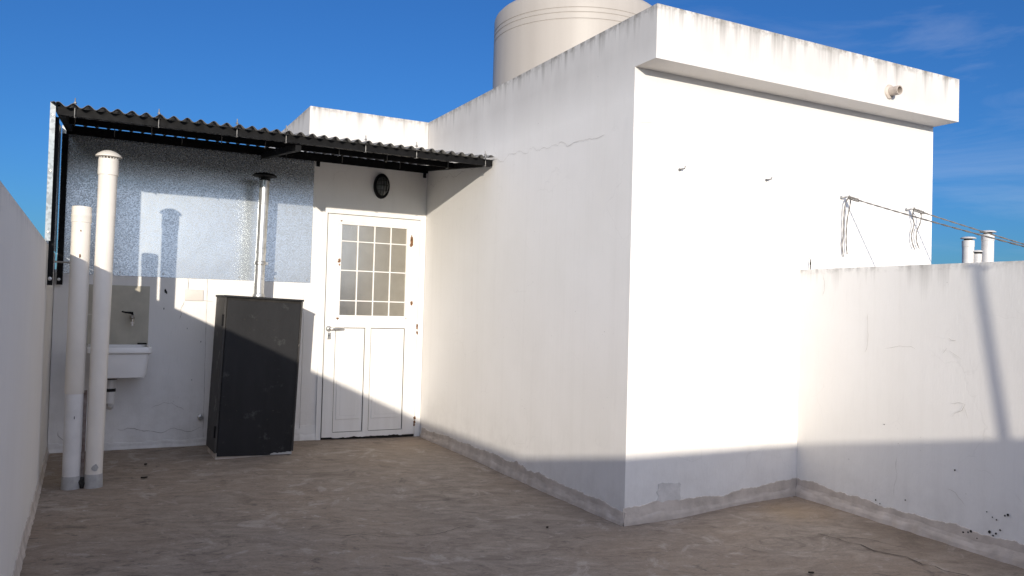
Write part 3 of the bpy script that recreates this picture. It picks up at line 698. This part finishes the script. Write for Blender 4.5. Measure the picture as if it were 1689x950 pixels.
# ------------------------------------------------------------------ sink corner
tl = thing('splashback', 'beige tile splashback on the wall above the white sink', 'tile')
bm = bmesh.new(); box(bm, (-2.745, -.012, .84), (-2.396, 0.003, 1.32), .002); obj('tile', bm, M['tile'], tl)
for z0, z1 in ((.84, 1.082), (1.086, 1.32)):
    bm = bmesh.new(); box(bm, (-2.835, -.012, z0), (-2.749, 0.003, z1), .002); obj('tile', bm, M['tile'], tl)
tp = thing('tap', 'worn metal tap with dark lever on the beige splashback', 'tap', (-2.52, -.012, 1.06))
bm = bmesh.new(); lathe(bm, [(.024, 0), (.024, .004), (.013, .006), (.012, .05), (.017, .052), (.017, .085), (.011, .09)], (0, 0, .01), 20, axis='Y')
tube(bm, [(0, -.068, .005), (0, -.072, -.012), (0, -.075, -.03)], [.012, .012, .011], 14); obj('tap_body', bm, M['brass'], tp, True)
bm = bmesh.new(); tube(bm, [(0, -.068, .02), (0, -.068, .038)], .008, 10); tube(bm, [(.004, -.068, .04), (-.02, -.07, .043), (-.05, -.074, .045), (-.078, -.078, .052)], [.010, .009, .007, .006], 10); obj('lever', bm, M['black_steel'], tp, True)
bm = bmesh.new(); lathe(bm, [(.009, -.062), (.0095, -.045), (.014, -.043), (.014, -.03), (.010, -.028)], (0, -.075, 0), 16); obj('nozzle', bm, M['plate'], tp, True)
sk = thing('laundry_sink', 'white ceramic laundry sink on the wall behind two cream vent pipes', 'sink', (-2.608, 0, 0))
def basin(sec):
    """rings of rounded rectangles: (half width, front y, back y, z, corner)"""
    bm = bmesh.new(); rings = []
    for hw_, yf, yb, z, c_ in sec:
        ring = []
        for (cx_, cy_, a0) in ((hw_-c_, yb-c_, 0), (-hw_+c_, yb-c_, 90), (-hw_+c_, yf+c_, 180), (hw_-c_, yf+c_, 270)):
            for k in range(7):
                a = R(a0 + 15*k); ring.append(bm.verts.new((cx_ + c_*math.cos(a), cy_ + c_*math.sin(a), z)))
        rings.append(ring)
    n_ = len(rings[0])
    for a, b in zip(rings, rings[1:]):
        for i in range(n_): bm.faces.new((a[i], a[(i+1) % n_], b[(i+1) % n_], b[i]))
    bm.faces.new(rings[0][::-1]); bm.faces.new(rings[-1]); return bm
bm = basin([(.150, -.36, -.03, .602, .05), (.185, -.40, -.006, .612, .05), (.192, -.405, -.004, .64, .045), (.205, -.418, -.004, .79, .035), (.216, -.43, -.004, .796, .03), (.221, -.438, -.004, .803, .03), (.222, -.44, -.004, .838, .03), (.217, -.435, -.004, .847, .03), (.195, -.413, -.06, .847, .03), (.19, -.408, -.065, .838, .03), (.178, -.395, -.08, .66, .05), (.13, -.34, -.12, .632, .05)])
obj('basin', bm, M['ceramic'], sk, True)
bm = bmesh.new(); lathe(bm, [(.045, .585), (.047, .603)], (-.05, -.22, 0), 24); obj('drain_gasket', bm, M['gap'], sk, True)
bm = bmesh.new()
lathe(bm, [(.030, .515), (.030, .586)], (-.05, -.22, 0), 20); lathe(bm, [(.034, .455), (.034, .514)], (-.05, -.22, 0), 20); lathe(bm, [(.030, .40), (.030, .4545)], (-.05, -.22, 0), 20)
tube(bm, [(-.05, -.22, .41), (-.05, -.215, .385), (-.05, -.19, .37), (-.05, -.15, .37), (-.05, -.12, .39), (-.05, -.09, .41), (-.05, .004, .415)], .026, 16)
obj('trap', bm, M['pvc2'], sk, True)
bm = bmesh.new(); lathe(bm, [(.0345, .49), (.0365, .492), (.0365, .512), (.0345, .514)], (-.05, -.22, 0), 20); obj('trap_nut', bm, M['gap'], sk, True)
bm = bmesh.new(); box(bm, (-.035, -.028, 0), (.035, .028, .012), .005, 3)
o = obj('soap', bm, M['gap'], None, True); o.location = (-2.44, -.035, .8475); tag(o, 'flat black object lying on the back rim of the sink', 'soap dish')

# ------------------------------------------------------------------ the two vent pipes in front
def stain(bm, prnt, ang, z, rad, w, h, seed, mat):
    n_ = 16; t = bmesh.new(); vs = []
    for i in range(n_):
        a = 2*math.pi*i/n_; k = .65 + .7*abs(noise.noise(Vector((math.cos(a)+seed, math.sin(a), seed))))
        da = w*k*math.cos(a)/rad; vs.append(t.verts.new(((rad+.001)*math.cos(ang+da), (rad+.001)*math.sin(ang+da), z + h*k*math.sin(a))))
    c_ = t.verts.new(((rad+.002)*math.cos(ang), (rad+.002)*math.sin(ang), z))
    for i in range(n_): t.faces.new((vs[i], vs[(i+1) % n_], c_))
    return obj('rust_spot', t, mat, prnt)
p1 = thing('vent_pipe', 'shorter cream vent pipe with a plain open top and rust holes', 'pipe', (-2.886, -1.24, -.03), 'pipe pair by the left wall'); p1.scale = (.81, .81, 1)
bm = bmesh.new(); lathe(bm, [(.064, 0), (.065, .63), (.060, .63)], (0, 0, 0), 40); obj('lower_pipe', bm, M['pvc2'], p1, True)
bm = bmesh.new(); lathe(bm, [(.0655, .622), (.0695, .628), (.070, 1.2), (.070, 1.735), (.066, 1.735)], (0, 0, 0), 40); obj('upper_pipe', bm, M['pvc'], p1, True)
bm = bmesh.new(); lathe(bm, [(.0705, 1.735), (.0735, 1.738), (.0735, 1.775), (.0745, 1.777), (.0745, 1.788), (.0725, 1.791), (.0725, 1.838), (.068, 1.841), (.064, 1.835), (.064, 1.76)], (0, 0, 0), 40); obj('pipe_collar', bm, M['pvc'], p1, True)
bm = bmesh.new(); lathe(bm, [(.070, -.005), (.0665, .085), (.065, .09)], (0, 0, 0), 40); obj('cement_base', bm, M['cement'], p1, True)
camang = math.atan2(-7.137+1.24, -2.78+2.885)
stain(None, p1, camang-.02, 1.68, .0705, .007, .010, 1, M['rust']); stain(None, p1, camang, 1.515, .0705, .008, .016, 2.2, M['rust'])
stain(None, p1, camang+.1, .47, .0655, .004, .011, 3.3, M['gap'])
bm = bmesh.new(); tube(bm, [(-.205, .03, 1.475), (-.10, .015, 1.473), (-.03, -.02, 1.47)], .006, 8); obj('strap_rod', bm, M['steel'], p1, True)
bm = bmesh.new(); box(bm, (-.1, -.012, -.5), (-.097, .012, .5)); bm.free()
p2 = thing('vent_pipe', 'taller cream vent pipe with a mushroom cap, left of the black cabinet', 'pipe', (-2.757, -1.24, -.03), 'pipe pair by the left wall')
p2.rotation_euler = (0, R(.42), 0); p2.scale = (.81, .81, 1)
bm = bmesh.new(); lathe(bm, [(.064, 0), (.066, .8), (.069, 1.5), (.0715, 2.11), (.068, 2.11)], (0, 0, 0), 40); obj('pipe', bm, M['pvc'], p2, True)
bm = bmesh.new(); lathe(bm, [(.0748, 2.06), (.0772, 2.063), (.0772, 2.112), (.0765, 2.115), (.0765, 2.165), (.074, 2.168), (.066, 2.168)], (0, 0, 0), 40); obj('pipe_collar', bm, M['pvc'], p2, True)
bm = bmesh.new(); lathe(bm, [(.062, 2.18), (.098, 2.182), (.099, 2.188), (.085, 2.202), (.05, 2.220), (.015, 2.228)], (0, 0, 0), 44); obj('mushroom_cap', bm, M['pvc'], p2, True)
bm = bmesh.new()
for k in range(18):
    a = 2*math.pi*k/18; t = bmesh.new(); box(t, (-.004, -.003, 2.1681), (.004, .003, 2.1805)); merge(bm, t, Matrix.Rotation(a, 4, 'Z') @ Matrix.Translation((.068, 0, 0)))
obj('cap_teeth', bm, M['pvc2'], p2)
bm = bmesh.new(); lathe(bm, [(.072, -.005), (.0665, .09), (.065, .096)], (0, 0, 0), 40); obj('cement_base', bm, M['cement'], p2, True)
stain(None, p2, camang+.2, .16, .0665, .003, .006, 4.3, M['gap']); stain(None, p2, camang+.1, .14, .0667, .028, .03, 5.3, M['cement'])
rb = thing('flat_bar', 'rusty brown flat bar standing between the two cream vent pipes', 'metal bar', (-2.824, -1.215, -.02))
bm = bmesh.new(); box(bm, (-.008, -.02, 0), (.012, .006, .63), .002); obj('bar', bm, simple('rusty_bar', (.26, .22, .20), .8, 0, .3, 20, .3, c2=(.12, .08, .06)), rb)
bm = bmesh.new(); bmesh.ops.create_icosphere(bm, subdivisions=3, radius=.03)
for v in bm.verts: v.co = Vector((v.co.x*.8, v.co.y, v.co.z*1.3+.03)) + Vector((0, -.03, 0)) + v.co.normalized()*.012*noise.noise(v.co*60)
obj('tar_blob', bm, M['gap'], rb)

# ------------------------------------------------------------------ clothes lines
def strand(p0, d, n, sag=.0):
    return [Vector(p0) + Vector(d)*t + Vector((0, 0, sag*t*t)) for t in n]
def twisted(bm, pts, rad, turns=40):
    """two strands laid round each other"""
    pts = [Vector(p) for p in pts]; fine = []
    for a, b in zip(pts, pts[1:]):
        k = max(1, int((b-a).length/.012)); fine += [a.lerp(b, i/k) for i in range(k)]
    fine.append(pts[-1])
    for ph in (0, math.pi):
        q = []
        for i, p in enumerate(fine):
            d = (fine[min(i+1, len(fine)-1)]-fine[max(i-1, 0)]).normalized(); s = d.cross(Vector((.3, .2, 1))).normalized(); w = s.cross(d)
            a = ph + i*.55; q.append(p + (s*math.cos(a)+w*math.sin(a))*rad*.62)
        tube(bm, q, rad*.72, 6)
def clothesline(hx, hz, d, label, ends, rad):
    t = thing('clothesline', label, 'clothesline', (0, 0, 0), 'clotheslines tied to the block wall')
    bm = bmesh.new(); tube(bm, [(hx-.02, -Lb+.01, hz), (hx-.02, -Lb-.03, hz), (hx-.01, -Lb-.045, hz+.004), (hx+.004, -Lb-.048, hz+.014)], .006, 10); lathe(bm, [(.014, 0), (.012, .005)], (hx-.02, -Lb, hz), 12, axis='Y'); obj('wall_hook', bm, M['steel'], t, True)
    h = Vector((hx, -Lb-.045, hz))
    pts = [h + Vector((0, 0, .004))] + [h + Vector(d)*s + Vector((0, 0, .018*s*s)) for s in [.12*i for i in range(1, 30)]]
    bm = bmesh.new(); twisted(bm, pts, rad); obj('rope', bm, M['rope'], t, True)
    bm = bmesh.new()                                      # the knot
    for k in range(5):
        c = h + Vector(d)*(.012+.016*k); tube(bm, [c + Vector((math.cos(a)*.010, 0.003*math.sin(a*2), math.sin(a)*.010)) for a in [i*.6 for i in range(12)]], .0042, 6)
    obj('knot', bm, M['rope'], t, True)
    for e in ends:
        bm = bmesh.new(); twisted(bm, [h + Vector(q) for q in e], rad*.85); obj('rope_end', bm, M['rope'], t, True)
def smooth(pts, n=8):
    out = []; P = [Vector(p) for p in pts]
    for i in range(len(P)-1):
        a, b, c, d = P[max(i-1, 0)], P[i], P[i+1], P[min(i+2, len(P)-1)]
        for k in range(n):
            t = k/n; out.append(.5*((2*b) + (c-a)*t + (2*a-5*b+4*c-d)*t*t + (3*b-a-3*c+d)*t**3))
    return out + [P[-1]]
clothesline(1.80, 2.055, (-.0084, -1, -.365), 'rope line tied to the wall hook nearer the sunlit corner, two long ends hanging', [
    smooth([(0, 0, 0), (-.018, .012, -.05), (-.02, .02, -.15), (-.014, .025, -.25), (-.02, .03, -.33), (-.005, .03, -.41)]),
    smooth([(.004, -.01, 0), (.012, -.004, -.05), (.006, .012, -.15), (.008, .02, -.25), (.010, .02, -.33), (.02, .02, -.39)])], .0042)
clothesline(2.49, 2.028, (.019, -1, -.40), 'rope line tied to the hook nearer the far edge, with short curly ends', [
    smooth([(0, 0, 0), (.01, .012, -.05), (.03, .015, -.11), (.012, .02, -.18), (.02, .02, -.24), (.05, .02, -.29)]),
    smooth([(.03, -.02, 0), (.075, -.01, -.04), (.082, .005, -.10), (.06, .015, -.16), (.07, .02, -.23), (.10, .02, -.28)])], .0042)

# ------------------------------------------------------------------ vent pipes on the neighbouring roof
def far_vent(x, y, top, rad, label):
    v = thing('vent_pipe', label, 'pipe', (x, y, 0), 'three vent pipes beyond the right wall')
    bm = bmesh.new(); lathe(bm, [(rad, 0), (rad, top-.09), (rad*1.06, top-.088), (rad*1.06, top-.03), (rad*.95, top-.028)], (0, 0, 0), 28); obj('pipe', bm, M['pvc2'], v, True)
    bm = bmesh.new(); lathe(bm, [(rad*.7, top-.028), (rad*.7, top-.012)], (0, 0, 0), 20); obj('vent_slot', bm, M['gap'], v, True)
    bm = bmesh.new(); lathe(bm, [(rad*1.3, top-.012), (rad*1.34, top-.006), (rad*1.0, top+.004), (rad*.3, top+.008)], (0, 0, 0), 28); obj('cap', bm, M['pvc2'], v, True)
far_vent(4.365, -2.585, 1.995, .050, 'middle-height white vent pipe beyond the right wall, leftmost of three')
far_vent(4.447, -2.717, 2.05, .051, 'tallest white vent pipe beyond the right wall, crossed by the ropes')
far_vent(4.41, -2.65, 1.87, .040, 'shortest white vent pipe, wedged between two taller ones beyond the wall')

# ------------------------------------------------------------------ litter on the floor
for i, (x, y, s_) in enumerate(((-2.446, -1.119, .022), (-2.416, -.681, .018), (.284, -4.437, .014), (-.45, -3.2, .012))):
    bm = bmesh.new(); bmesh.ops.create_grid(bm, x_segments=6, y_segments=4, size=1)
    for v in bm.verts:
        k = math.sqrt(max(0, 1-v.co.x**2))*.8 + .1
        v.co = Vector((v.co.x*s_, v.co.y*k*s_*.7, s_*.35*(v.co.y**2 + .4*abs(v.co.x)) + .002*noise.noise(v.co*3)))
    ex = bmesh.ops.solidify(bm, geom=bm.faces[:], thickness=.0015)
    o = obj('dry_leaf', bm, M['leaf'], None, True, (x, y, fz(x, y)+.006)); o.rotation_euler.z = i*1.3
    tag(o, ('dark curled dry leaf on the floor nearer the two vent pipes', 'dark dry leaf on the floor close to the wall below the sink', 'tiny dark leaf on bare concrete in front of the right wall', 'tiny dark leaf on the floor beside the block corner')[i], 'leaf')
